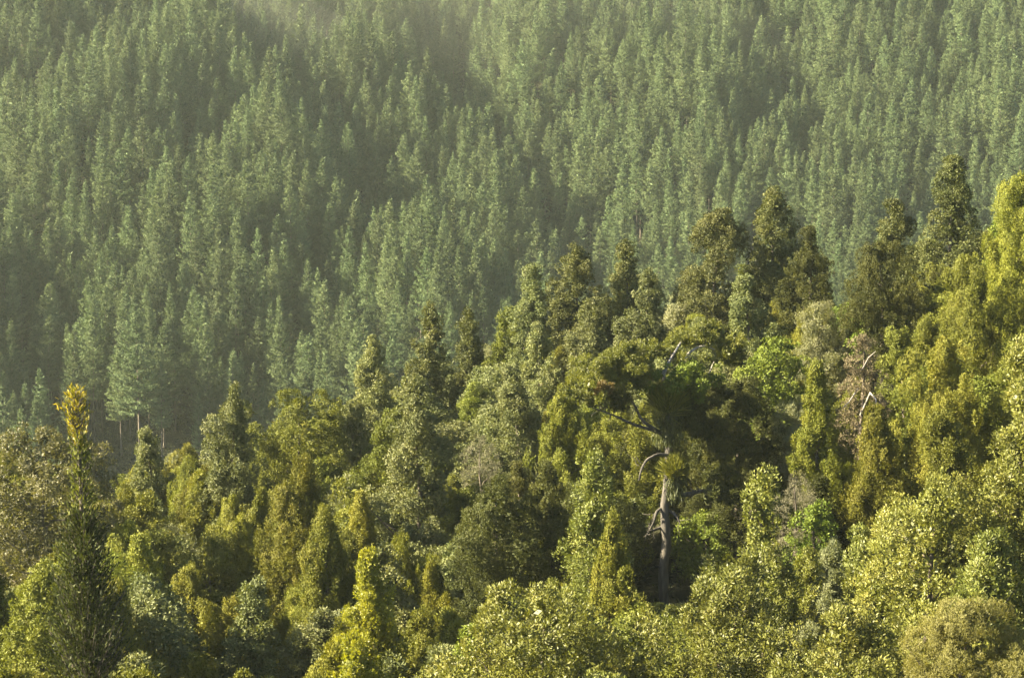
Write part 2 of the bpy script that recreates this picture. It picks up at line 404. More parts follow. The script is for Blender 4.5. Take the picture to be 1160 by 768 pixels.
# ------------------------------------------------------------------ bush trees
# kind: name, foliage material, crown options, category, phrase
KIND = {
    'grey':   ('broadleaf_tree', M_GREY, dict(cr=0.30, ch=0.36, n_leaf=46, L=0.155, W=0.088, up=0.2, lobe=0.38, tall=1.35, lump=0.36), 'grey-green broadleaf tree'),
    'plume':  ('plumed_tree', M_PLUME, dict(cr=0.20, ch=0.5, n_leaf=56, L=0.14, W=0.05, up=0.7, density=0.8, lump=0.5, lobe=0.29, tall=2.0), 'yellow-green plumed tree'),
    'olive':  ('bushy_tree', M_OLIVE, dict(cr=0.28, ch=0.34, n_leaf=54, L=0.125, W=0.07, up=0.3, lump=0.42, lobe=0.36, tall=1.2), 'bushy olive tree'),
    'big':    ('large_leaved_tree', M_BIG, dict(cr=0.32, ch=0.46, n_leaf=52, L=0.17, W=0.07, up=0.4, density=0.85, lump=0.34, scatter=0.4, lobe=0.42, tall=1.25, soft=0.36), 'glossy large-leaved tree'),
    'dark':   ('dark_plumed_tree', M_DARK, dict(cr=0.22, ch=0.34, n_leaf=60, L=0.125, W=0.05, up=0.45, density=0.8, lump=0.45, lobe=0.34, tall=1.2), 'dark olive plumed tree'),
    'bright': ('bright_green_tree', M_BRIGHT, dict(cr=0.34, ch=0.28, n_leaf=50, L=0.15, W=0.09, up=0.3, lump=0.3, lobe=0.44, tall=0.85), 'bright green leafy tree'),
    'pale':   ('feathery_shrub', M_PALE, dict(cr=0.26, ch=0.42, n_leaf=60, L=0.14, W=0.045, up=0.5, density=0.9, lump=0.25, lobe=0.40, tall=1.1), 'pale feathery shrub'),
    'gold':   ('golden_shrub', M_GOLD, dict(cr=0.22, ch=0.32, n_leaf=110, L=0.10, W=0.028, up=0.55, lump=0.22, lobe=0.42, tall=0.9), 'golden feathery shrub'),
    'lemon':  ('lemon_green_tree', M_LEMON, dict(cr=0.22, ch=0.36, n_leaf=48, L=0.15, W=0.075, up=0.55, density=0.9, lump=0.32, lobe=0.42, tall=1.2), 'lemon-green young tree'),
    'brown':  ('withered_tree', M_BROWN, dict(cr=0.22, ch=0.28, n_leaf=40, L=0.13, W=0.06, up=0.3, density=0.42, lump=0.5, lobe=0.28, tall=1.0), 'withered brown tree'),
    'twig':   ('twiggy_shrub', M_TWIG, dict(cr=0.26, ch=0.36, n_leaf=56, L=0.16, W=0.022, up=0.5, density=0.5, lump=0.25, lobe=0.40, tall=1.0), 'grey twiggy shrub'),
    'dusk':   ('broadleaf_tree', M_DUSK, dict(cr=0.30, ch=0.36, n_leaf=46, L=0.155, W=0.088, up=0.2, lobe=0.40, tall=1.25, lump=0.26), 'olive-dark broadleaf tree'),
    'bronze': ('bronze_tree', M_BRONZE, dict(cr=0.28, ch=0.28, n_leaf=40, L=0.16, W=0.08, up=0.3, density=0.75, lump=0.4, lobe=0.36, tall=0.9), 'bronze tree'),
}
TREES = []     # every foreground tree: dict with root, px centre, kind ...

def build_tree(kind, loc, H, R, crown_h, shape, rng, rot=0.0, limbs=None, bark=None):
    name, mat, opt, phrase = KIND[kind]
    cb = H - crown_h
    V, Q, T, c, lean = crown(rng, crown_h, R, shape, **opt)
    V = V + np.array([0, 0, cb])
    root = bpy.data.objects.new(name, None); COL.objects.link(root)
    root.empty_display_size = 0.5
    root.location = loc; root.rotation_euler = (0, 0, rot)
    link('crown', make_mesh('crown', V, Q, mat, T), root)
    tv, tq = trunk_mesh(rng, H, 0.05 + 0.018 * H, cb, c, lean, limbs if limbs is not None else 10)
    link('trunk', make_mesh('trunk', tv, tq, bark or M_BARK, smooth=True), root)
    return root

def set_tags(o, label, cat, group=None):
    o['label'] = label; o['category'] = cat
    if group: o['group'] = group

#            tip u, tip v, depth, width px, crown px, kind, shape, label, short name used by the neighbours
HERO = [
 (875, 217, 172, 66, 150, 'dusk', 'column', 'tall olive-dark column tree, highest of the middle skyline group', 'the highest middle skyline column'),
 (806, 243, 170, 102, 150, 'dusk', 'column', 'broad dense skyline tree, wide shouldered, beside the highest middle column', 'the broad wide-shouldered skyline tree'),
 (921, 262, 166, 66, 110, 'dark', 'spire', 'dark pointed cone-shaped tree on the skyline, in shade', 'the dark pointed skyline cone'),
 (1021, 231, 165, 46, 90, 'dusk', 'column', 'small dark column tree on the skyline beside the tall spire tree', 'the small column beside the spire'),
 (1077, 183, 160, 72, 150, 'dusk', 'spire', 'tall pointed spire tree, highest tip of the whole near ridge', 'the tall pointed spire tree'),
 (1003, 280, 148, 92, 110, 'dark', 'round', 'rounded dark olive tree of clotted plumes below the small skyline column', 'the rounded clotted olive tree'),
 (1157, 203, 140, 100, 140, 'plume', 'column', 'tall yellow-green plumed tree cut by the frame at the top of the ridge', 'the yellow tree topping the ridge'),
 (712, 276, 172, 38, 90, 'dusk', 'column', 'slim column tree on the skyline between two broader trees', 'the slim skyline column'),
 (655, 282, 170, 82, 140, 'dusk', 'column', 'broad skyline column tree with a notched double top', 'the double-topped skyline column'),
 (731, 308, 163, 46, 110, 'grey', 'column', 'pale upright broadleaf tree standing just before the slim skyline column', 'the pale upright tree'),
 (668, 344, 158, 56, 150, 'grey', 'column', 'tall pale column tree standing before the double-topped skyline column', 'the tall pale column'),
 (598, 305, 171, 42, 100, 'grey', 'column', 'narrow leaning column tree at the outer end of the skyline group', 'the narrow end column'),
 (612, 372, 160, 46, 110, 'grey', 'column', 'narrow grey-green tree below the narrow end column', 'the tree below the end column'),
 (484, 348, 166, 36, 120, 'dusk', 'column', 'slender dark column tree standing alone above the mid slope', 'the slender lone column'),
 (531, 352, 172, 26, 80, 'dusk', 'column', 'thin dark column tree, shaded, on the skyline right of the slender lone column', 'the thin shaded column'),
 (423, 385, 164, 46, 90, 'grey', 'spire', 'small pale spire tree where the ridge drops towards the valley', 'the small pale spire'),
 (570, 352, 172, 34, 80, 'olive', 'column', 'small olive tree tucked between thin shaded column and narrow end column', 'the tucked olive tree'),
 (853, 318, 160, 48, 120, 'grey', 'column', 'pale upright tree in front of the highest middle column', 'the pale front column'),
 (262, 441, 142, 56, 140, 'grey', 'column', 'pale tall column tree at the valley edge, one flank bright and one black', 'the pale valley-edge column'),
 (172, 491, 152, 36, 80, 'grey', 'column', 'small pale tree on the valley edge before the dark pine trunks', 'the small pale valley-edge tree'),
 (338, 450, 150, 88, 100, 'olive', 'round', 'broad round-topped olive tree on the valley edge', 'the broad round olive tree'),
 (397, 453, 152, 34, 80, 'grey', 'column', 'small dark column tree, narrow, beside the broad round olive tree', 'the small dark column'),
 (476, 432, 134, 86, 200, 'grey', 'spire', 'large pale grey-green tree, tallest of the mid slope', 'the large pale mid-slope tree'),
 (430, 482, 138, 62, 110, 'olive', 'spire', 'olive pointed tree against the flank of the large pale mid-slope tree', 'the pointed olive tree'),
 (328, 528, 120, 96, 190, 'plume', 'spire', 'big yellow-green feathery tree in the open middle of the lower slope', 'the big feathery tree'),
 (372, 585, 116, 64, 130, 'plume', 'spire', 'darker feathery tree leaning on the big feathery tree', 'the darker feathery tree'),
 (425, 630, 97, 54, 106, 'lemon', 'spire', 'vivid lemon-yellow young tree, the brightest of the lower slope', 'the vivid lemon tree'),
 (404, 728, 88, 60, 60, 'lemon', 'round', 'low lemon-green bush in front of the vivid lemon tree', 'the low lemon bush'),
 (288, 664, 104, 64, 130, 'grey', 'spire', 'grey-leaved small tree at the foot of the big feathery tree', 'the grey-leaved small tree'),
 (45, 488, 122, 130, 150, 'bronze', 'round', 'bronze-leaved spreading tree with bare silver twigs at the valley edge', 'the bronze spreading tree'),
 (46, 642, 96, 100, 140, 'olive', 'round', 'round leafy tree below the bronze spreading tree', 'the round tree below the bronze one'),
 (880, 388, 140, 64, 90, 'bright', 'round', 'bright green rounded tree, greener than all around it', 'the bright green tree'),
 (935, 348, 150, 74, 110, 'pale', 'dome', 'pale feathery shrub mound between the dark skyline cone and the clotted olive tree', 'the pale feathery mound'),
 (977, 385, 128, 50, 100, 'brown', 'column', 'withered pinkish brown tree with bare silver branches', 'the withered brown tree'),
 (903, 538, 114, 56, 90, 'twig', 'round', 'grey-brown twiggy shrub nearly bare of leaves', 'the grey twiggy shrub'),
 (905, 455, 132, 66, 110, 'pale', 'round', 'pale grey-green shrub above the grey twiggy shrub', 'the pale grey shrub'),
 (930, 415, 126, 62, 140, 'plume', 'cone', 'yellow-olive pointed tree beside the withered brown tree', 'the yellow-olive pointed tree'),
 (1065, 395, 124, 110, 170, 'plume', 'column', 'massive yellow-olive plumed tree behind the withered brown tree', 'the massive plumed tree'),
 (1000, 470, 117, 84, 150, 'plume', 'spire', 'golden-green plumed tree below the withered brown tree', 'the golden-green plumed tree'),
 (1105, 300, 134, 84, 130, 'plume', 'column', 'yellow plumed tree below the tall pointed spire tree', 'the plumed tree below the spire'),
 (1085, 470, 108, 96, 150, 'olive', 'spire', 'loose olive tree of fine leaves below the massive plumed tree', 'the loose olive tree'),
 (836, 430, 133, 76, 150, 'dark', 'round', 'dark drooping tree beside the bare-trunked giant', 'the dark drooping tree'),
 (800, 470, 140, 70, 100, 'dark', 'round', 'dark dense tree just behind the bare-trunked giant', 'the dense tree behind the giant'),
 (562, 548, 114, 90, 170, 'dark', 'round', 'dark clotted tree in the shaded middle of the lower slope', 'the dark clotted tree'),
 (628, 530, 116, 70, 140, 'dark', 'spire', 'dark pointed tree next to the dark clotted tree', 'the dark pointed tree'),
 (668, 520, 108, 74, 190, 'big', 'spire', 'open glossy tree with sprays, between dark pointed tree and bare-trunked giant', 'the open glossy tree'),
 (868, 536, 100, 90, 240, 'big', 'spire', 'tall glossy sapling tree with a thin upright stem', 'the tall thin-stemmed glossy tree'),
 (945, 622, 98, 60, 140, 'pale', 'spire', 'pale grey spiky young tree between two glossy trees', 'the pale spiky young tree'),
 (1085, 688, 76, 160, 110, 'gold', 'dome', 'golden feathery shrub, low and rounded, nearest the camera', 'the golden feathery shrub'),
 (1150, 395, 94, 84, 330, 'big', 'column', 'tall glossy large-leaved tree cut by the frame', 'the tall glossy frame-edge tree'),
 (1050, 545, 94, 140, 220, 'big', 'round', 'wide glossy large-leaved tree with yellowed leaves behind the golden shrub', 'the wide yellowed glossy tree'),
 (615, 676, 86, 170, 110, 'big', 'round', 'wide glossy bush along the bottom in front of the dark clotted tree', 'the wide bottom glossy bush'),
 (828, 640, 90, 100, 150, 'big', 'round', 'rounded glossy tree before the foot of the bare-trunked giant', 'the rounded glossy tree'),
 (960, 690, 84, 110, 90, 'big', 'round', 'low glossy tree beside the golden feathery shrub', 'the low glossy tree'),
 (800, 585, 133, 60, 70, 'bright', 'round', 'bright green shrub behind the trunk of the bare-trunked giant', 'the bright shrub behind the giant'),
 (545, 498, 146, 44, 60, 'twig', 'round', 'small brownish twiggy shrub on the mid slope', 'the small brownish shrub'),
 (545, 712, 92, 50, 60, 'bright', 'round', 'small fresh green shrub above the wide bottom glossy bush', 'the small fresh green shrub'),
 (925, 572, 112, 42, 70, 'bright', 'round', 'small bright green tree beside the grey twiggy shrub', 'the small bright tree'),
 (692, 590, 104, 50, 120, 'plume', 'spire', 'slim yellow-green plumed tree close to the giant trunk', 'the slim plumed tree'),
 (640, 455, 140, 76, 120, 'plume', 'spire', 'yellowish plumed tree under the reaching limb of the giant', 'the plumed tree under the limb'),
 (590, 420, 150, 60, 120, 'grey', 'column', 'grey-green upright tree in the centre of the mid slope', 'the central upright tree'),
 (1115, 610, 88, 90, 150, 'big', 'column', 'upright glossy tree just behind the golden feathery shrub', 'the upright glossy tree'),
]
report = []
hero_px = []
for k, (u, v, d, w, hc, kind, shape, label, short) in enumerate(HERO):
    tip = at(u, v, d)
    gz = float(ground_z(tip.x, tip.y))
    mpp = d / F
    H = tip.z - gz
    ch = hc * mpp
    if H < ch + 0.4:
        report.append((label[:30], round(H, 1), round(ch, 1)))
        gz = tip.z - ch - 0.4; H = ch + 0.4
    elif H > 16: report.append((label[:30], round(H, 1)))
    ch = min(H * 0.92, max(ch * 1.25, H * 0.55))
    rng = np.random.default_rng(1000 + k)
    root = build_tree(kind, (tip.x, tip.y, gz), H, w * mpp / 2 * 1.1, ch, shape, rng)
    set_tags(root, label, 'shrub' if 'shrub' in label or 'bush' in label.split()[:4] else 'tree')
    hero_px.append(dict(u=u, v=v, d=d, w=w, vb=v + hc * 0.8, x=tip.x, y=tip.y, short=short, kind=kind))
    TREES.append(root)
print('HERO REPORT', report)

# silver twigs of the bronze tree and the withered tree: limbs of their own
def add_limb(root, pts, r0, mat):
    o = np.array(root.location)
    P = np.array([np.array(p) - o for p in pts])
    V, Q = tube(P, np.linspace(r0, r0 * 0.3, len(P)), 6)
    link('bare_limb', make_mesh('bare_limb', V, Q, mat, smooth=True), root)
def hero(short):
    k = [h['short'] for h in hero_px].index(short); return TREES[k]
h = hero('the withered brown tree')
add_limb(h, [at(975, 470, 128), at(986, 445, 126.4), at(992, 452, 126), at(996, 472, 125.8)], 0.09, M_SILVER)
add_limb(h, [at(972, 440, 128), at(962, 455, 126.2), at(955, 462, 125.8)], 0.06, M_SILVER)
add_limb(h, [at(976, 420, 128), at(984, 405, 126.4), at(992, 398, 126)], 0.05, M_SILVER)
h = hero('the bronze spreading tree')
for pts in ([(35, 640), (20, 622), (8, 612), (0, 606)], [(35, 640), (30, 610), (18, 590), (14, 580)], [(40, 650), (24, 648), (10, 638), (2, 632)], [(42, 600), (34, 575), (22, 560)]):
    add_limb(h, [at(a, b, 122 - 2.2 * k_ / 2) for k_, (a, b) in enumerate(pts)], 0.055, M_SILVER)

# ------------------------------------------------------------------ the bare-trunked giant
GD = 128.0
gb = at(754, 705, GD); gz = float(ground_z(gb.x, gb.y))
giant = bpy.data.objects.new('old_forest_tree', None); COL.objects.link(giant)
giant.location = (gb.x, gb.y, gz)
set_tags(giant, 'old twisted giant tree with a bare pale trunk and crooked limbs', 'tree')
GO = np.array(giant.location)
def gpts(lst):
    return np.array([np.array(at(a, b, GD + c)) - GO for a, b, c in lst])
def smooth_path(P, n=4):
    P = np.asarray(P); out = []
    Pp = np.vstack([2 * P[0] - P[1], P, 2 * P[-1] - P[-2]])
    for k in range(1, len(Pp) - 2):
        for t in np.linspace(0, 1, n, endpoint=False):
            a, b, c, e = Pp[k - 1], Pp[k], Pp[k + 1], Pp[k + 2]
            out.append(0.5 * (2 * b + (c - a) * t + (2 * a - 5 * b + 4 * c - e) * t * t + (3 * b - a - 3 * c + e) * t ** 3))
    out.append(P[-1]); return np.array(out)
def gtube(lst, r0, r1, name, mat, sides=9, rough=0.06):
    P = smooth_path(gpts(lst)); m = len(P)
    r = np.linspace(r0, r1, m) * (1 + rough * np.sin(np.arange(m) * 1.9))
    V, Q = tube(P, r, sides)
    rr = np.random.default_rng(m * 7 + int(r0 * 100))
    V = V + rr.normal(0, r1 * 0.10, V.shape)
    link(name, make_mesh(name, V, Q, mat, smooth=True), giant)
low = pix(GO)[1]
gtube([(754, low + 8, 0), (753, 690, 0), (751, 650, 0.2), (755, 615, 0), (753, 580, -0.2), (756, 545, 0), (758, 505, 0.2), (757, 470, 0), (752, 440, 0)], 0.36, 0.2, 'trunk', M_GREYBARK, 10)
for lst, r0, r1, mt in [
    ([(752, 445, 0), (751, 428, 0), (757, 412, 0.3), (765, 398, 0.5), (771, 388, 0.8)], 0.15, 0.05, M_SILVER),
    ([(752, 432, 0), (752, 426, -0.3), (751, 420, -0.5)], 0.13, 0.10, M_SILVER),
    ([(770, 455, 0.6), (779, 436, 0.8), (776, 410, 1.0), (783, 398, 1.4), (797, 392, 1.8), (810, 396, 2)], 0.13, 0.04, M_SILVER),
    ([(772, 460, 0.6), (800, 438, 1.4), (804, 422, 1.8), (809, 410, 2)], 0.10, 0.04, M_SILVER),
    ([(755, 495, 0), (738, 484, -0.8), (727, 475, -1.2), (718, 458, -1.6), (704, 440, -1.8)], 0.15, 0.04, M_GREYBARK),
    ([(748, 490, 0), (735, 486, -0.9), (716, 480, -1.8), (694, 470, -2.6), (672, 462, -3.2)], 0.13, 0.035, M_GREYBARK),
    ([(757, 516, 0), (745, 515, -0.5), (732, 522, -1), (726, 534, -1.2), (724, 544, -1.1)], 0.12, 0.05, M_GREYBARK),
    ([(757, 562, 0), (770, 561, 0.3), (784, 559, 0.4), (797, 556, 0.6), (815, 560, 1)], 0.20, 0.08, M_GREYBARK),
    ([(754, 572, 0), (744, 580, -0.5), (741, 590, -0.7), (736, 600, -0.6)], 0.12, 0.05, M_GREYBARK),
    ([(752, 596, 0), (743, 599, -0.4), (733, 602, -0.6)], 0.10, 0.04, M_GREYBARK),
    ([(757, 578, 0), (766, 584, -0.3), (770, 592, -0.4)], 0.12, 0.06, M_GREYBARK)]:
    gtube(lst, r0, r1, 'limb', mt, 7)
def foliage_blob(parent, O, u, v, d, w, h, mat, rng, name='foliage', opt=None, shape='dome'):
    mpp = d / F
    p = np.array(at(u, v, d)) - O
    o = dict(KIND['dark'][2]); o.update(opt or {})
    V, Q, T, c, lean = crown(rng, h * mpp, w * mpp / 2, shape, **o)
    V = V + p - np.array([0, 0, h * mpp / 2])
    return link(name, make_mesh(name, V, Q, mat, T), parent)
rg = np.random.default_rng(77)
for (u, v, dd, w, h, mt) in [(806, 378, 2.4, 66, 18, M_GIANT), (784, 383, 2.4, 34, 10, M_GIANT), (826, 398, 1.4, 36, 26, M_GIANT), (738, 398, 1.2, 48, 18, M_GIANT), (712, 404, -0.6, 46, 26, M_GIANT),
                             (686, 420, -1.4, 60, 30, M_GIANT), (712, 428, -1.2, 44, 22, M_GIANT), (664, 442, -3.0, 54, 26, M_GIANT), (694, 452, -2, 44, 16, M_DARK), (726, 420, 1.4, 34, 26, M_GIANT),
                             (815, 448, 2.4, 40, 26, M_DARK), (815, 500, 1.6, 60, 50, M_DARK), (822, 548, 0.8, 46, 36, M_DARK), (790, 478, 2.0, 46, 34, M_DARK), (780, 462, 0.9, 40, 40, M_DARK)]:
    foliage_blob(giant, GO, u, v, GD + dd, w, h, mt, rg, 'foliage', dict(density=0.85, lobe=0.26, tall=0.9, lump=0.5))
# fine dead twigs off the crooked limbs
tw = []
for (u, v, dd) in [(735, 478, -.9), (722, 462, -1.5), (708, 446, -1.8), (716, 480, -1.8), (694, 470, -2.6), (680, 464, -3), (727, 526, -1), (744, 582, -.5), (738, 600, -.6), (735, 602, -.6), (790, 557, .5), (806, 558, .8), (768, 590, -.3), (760, 405, .4), (779, 420, .9), (801, 430, 1.6), (751, 640, 0), (757, 600, 0)]:
    for k in range(4):
        p = gpts([(u + rg.normal(0, 2), v + rg.normal(0, 1), dd)])[0]
        d = norm(rg.normal(0, 1, 3) + np.array([-0.3, 0, 0.3])) * rg.uniform(0.4, 1.1)
        tw.append(tube(bend_path(rg, p, p + d, 5, 0.12), np.linspace(0.03, 0.008, 5), 4))
V, Q = merge(tw)
q_ = link('dead_twigs', make_mesh('dead_twigs', V, Q, M_GREYBARK), giant); q_['kind'] = 'stuff'
foliage_blob(giant, GO, 682, 441, GD - 3.4, 15, 7, M_RUST, rg, 'rusty_shoots', dict(density=0.8, lobe=0.3))
# perched plants: strap-leaved clumps on the trunk
def perch(u, v, d, w, h, label, beard):
    O = np.array(at(u, v, d)); mpp = d / F
    root = bpy.data.objects.new('perching_plant', None); COL.objects.link(root); root.location = O
    set_tags(root, label, 'plant')
    m = 1500
    rr = np.random.default_rng(int(u * 3 + v))
    s = norm(rr.normal(0, 1, (m, 3)))
    base = s * np.array([w, w, h]) * mpp * 0.26
    D = norm(s * 0.7 + np.array([0, 0, 0.75]) + rr.normal(0, 0.25, (m, 3)))
    V, Q = leaves(rr, base, D, norm(s + rr.normal(0, .4, (m, 3))), h * mpp * 0.42, 0.055)
    link('strap_leaves', make_mesh('strap_leaves', V, Q, M_OLIVE, rr.uniform(0, 1, m)), root)
    if beard:
        m = 1500
        P = np.stack([rr.normal(0, w * mpp * 0.16, m), rr.normal(0, w * mpp * 0.16, m), -rr.uniform(0, 1, m) ** 0.8 * h * mpp * 0.85], 1)
        D = norm(np.array([0, 0, -1.0]) + rr.normal(0, 0.3, (m, 3)))
        V, Q = leaves(rr, P, D, norm(rr.normal(0, 1, (m, 3))), 0.5, 0.05)
        link('hanging_thatch', make_mesh('hanging_thatch', V, Q, M_FERN, rr.uniform(0, 1, m)), root)
perch(756, 458, GD - 0.2, 52, 50, 'shaggy strap-leaved plant perched high on the bare-trunked giant', True)
perch(764, 534, GD - 0.1, 30, 34, 'smaller strap-leaved tuft perched halfway up the bare-trunked giant', True)
O = np.array(at(775, 436, GD + 0.4))
root = bpy.data.objects.new('perching_shrub', None); COL.objects.link(root); root.location = O
set_tags(root, 'fresh green shrub perched in the upper fork of the bare-trunked giant', 'shrub')
o = foliage_blob(root, O, 774, 432, GD - 0.3, 60, 30, M_BRIGHT, rg, 'crown', dict(L=0.2, W=0.1, cr=0.3, n_leaf=50), 'round')
V, Q = tube([(0.0, 0, -1.3), (0.05, 0, -0.5), (0.1, 0.0, 0.4)], [0.07, 0.06, 0.03], 6)
link('stem', make_mesh('stem', V, Q, M_BARK, smooth=True), root)
GIANT_PX = [dict(u=754, v=380, d=GD, w=30, vb=690, x=gb.x, y=gb.y, short='the bare-trunked giant', kind='giant'),
            dict(u=735, v=400, d=GD, w=170, vb=560, x=gb.x, y=gb.y, short='the bare-trunked giant', kind='giant')]

# ------------------------------------------------------------------ the spear-leaved sapling close to the camera
SD = 72.0
sb = at(100, 790, SD); sz = float(ground_z(sb.x, sb.y))
sap = bpy.data.objects.new('spear_leaved_sapling', None); COL.objects.link(sap); sap.location = (sb.x, sb.y, sz)
set_tags(sap, 'tall thin dark sapling with spear leaves and a golden tip, closest tall tree', 'tree')
SO = np.array(sap.location)
stem = [(101, pix(SO)[1] + 8), (100, 760), (97, 700), (95, 640), (93, 590), (91, 540), (88, 500), (86, 470), (85, 446)]
sp_ = smooth_path(np.array([np.array(at(a, b, SD)) - SO for a, b in stem]))
V, Q = tube(sp_, np.linspace(0.13, 0.018, len(sp_)), 7)
link('stem', make_mesh('stem', V, Q, M_BARK, smooth=True), sap)
rs = np.random.default_rng(5)
def stem_at(v):
    vs = [s[1] for s in stem][::-1]; us = [s[0] for s in stem][::-1]
    return np.array(at(float(np.interp(v, vs, us)), v, SD)) - SO
mp = SD / F
def sprays(vlist, tip):
    Ps, Ds, Ns, Ts, tubes = [], [], [], [], []
    for (v, wpx, nl, L, outk) in vlist:
        b = stem_at(v)
        a = rs.uniform(0, 6.283)
        o = np.array([math.cos(a), math.sin(a), 0])
        ln = wpx * mp * rs.uniform(0.55, 1.05)
        e = b + o * ln + np.array([0, 0, ln * rs.uniform(0.7, 1.5) + 0.05])
        path = np.stack([b, b + (e - b) * 0.5 + np.array([0, 0, -0.08 * ln]), e])
        if ln > 0.15: tubes.append(tube(path, [0.022, 0.015, 0.008], 4))
        t = rs.uniform(outk, 1.0, nl)[:, None]
        P = b + (e - b) * t + rs.normal(0, 0.05 + 0.05 * ln, (nl, 3))
        D = norm(o * 0.5 + np.array([0, 0, 0.85]) + rs.normal(0, 0.42, (nl, 3)))
        Ps.append(P); Ds.append(D); Ns.append(norm(rs.normal(0, 1, (nl, 3)) + o)); Ts.append(rs.uniform(0, 1, nl))
        Lall = L
    V, Q = leaves(rs, np.concatenate(Ps), np.concatenate(Ds), np.concatenate(Ns), Lall, Lall * 0.27)
    return V, Q, np.concatenate(Ts), tubes
vl = [(v, 3 + 17 * math.sin(min(1, (v - 446) / 50) * 2.5), 12, 0.20, 0.08) for v in np.linspace(450, 508, 62)]
V, Q, T, tb1 = sprays(vl, True)
gs_ = link('golden_shoot', make_mesh('golden_shoot', V, Q, M_SPEAR_TIP, T), sap); gs_['kind'] = 'stuff'
vl = [(v, rs.uniform(8, 24), 16, 0.21, 0.08) for v in np.linspace(506, 604, 72)]
V, Q, T, tb2 = sprays(vl, False)
link('sparse_foliage', make_mesh('sparse_foliage', V, Q, M_OLIVE, T), sap)
vl = [(v, float(np.interp(v, [592, 620, 660, 720, 800], [17, 24, 33, 46, 56])), 44, 0.19, 0.02) for v in np.concatenate([np.linspace(592, 650, 70), np.linspace(650, 800, 260)])]
V, Q, T, tb3 = sprays(vl, False)
link('lower_crown', make_mesh('lower_crown', V, Q, M_SPEAR, T), sap)
V, Q = merge(tb1 + tb2 + tb3)
link('twigs', make_mesh('twigs', V, Q, M_BARK), sap)
SAP_PX = [dict(u=86, v=440, d=SD, w=44, vb=600, x=sb.x, y=sb.y, short='the golden-tipped sapling', kind='sap'),
          dict(u=98, v=590, d=SD, w=100, vb=770, x=sb.x, y=sb.y, short='the golden-tipped sapling', kind='sap')]

# ------------------------------------------------------------------ the other bush trees
LIB = {}
def library(kind, shape, var):
    key = (kind, shape, var)
    if key not in LIB:
        name, mat, opt, phrase = KIND[kind]
        rng = np.random.default_rng(abs(hash((kind, shape))) % 1 + 31 * var + sum(map(ord, kind + shape)))
        H = {'column': 9.5, 'spire': 9.0, 'round': 8.0, 'dome': 5.0, 'cone': 9.0}[shape]
        R = {'column': 1.75, 'spire': 1.95, 'round': 2.35, 'dome': 2.2, 'cone': 1.8}[shape] * rng.uniform(0.88, 1.12)
        ch = H * 0.74
        V, Q, T, c, lean = crown(rng, ch, R, shape, **opt)
        me = make_mesh('crown', V + np.array([0, 0, H - ch]), Q, mat, T)
        tv, tq = trunk_mesh(rng, H, 0.05 + 0.018 * H, H - ch, c, lean)
        LIB[key] = (H, R, me, make_mesh('trunk', tv, tq, M_BARK, smooth=True))
    return LIB[key]

SKY = [(-200, 520), (0, 500), (60, 500), (130, 528), (200, 500), (300, 455), (390, 450), (430, 410), (480, 390), (540, 375), (590, 345), (640, 320), (700, 315), (760, 300), (840, 285), (900, 300), (950, 310), (1000, 300), (1060, 270), (1110, 250), (1160, 215), (1400, 150)]
def sky_v(u): return float(np.interp(u, [a for a, _ in SKY], [b for _, b in SKY]))

def pick_kind(u, v, r):
    q = r.random()
    def ch(*opts):
        s = 0
        for k, p in opts:
            s += p
            if q < s: return k
        return opts[-1][0]
    if v > 620 and u > 540: return ch(('big', .68), ('olive', .2), ('plume', .12))
    if u > 1110 and v > 420: return ch(('big', .7), ('olive', .3))
    if u > 880 and v < 650: return ch(('plume', .62), ('olive', .22), ('dark', .1), ('bright', .06))
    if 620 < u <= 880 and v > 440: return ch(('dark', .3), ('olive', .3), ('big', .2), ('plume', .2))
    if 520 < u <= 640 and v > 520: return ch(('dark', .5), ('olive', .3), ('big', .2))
    if u < 440 and v > 505: return ch(('plume', .6), ('olive', .26), ('grey', .09), ('pale', .05))
    if v < 520 and 380 < u <= 900: return ch(('grey', .55), ('olive', .25), ('plume', .12), ('pale', .08))
    return ch(('olive', .4), ('plume', .3), ('grey', .3))

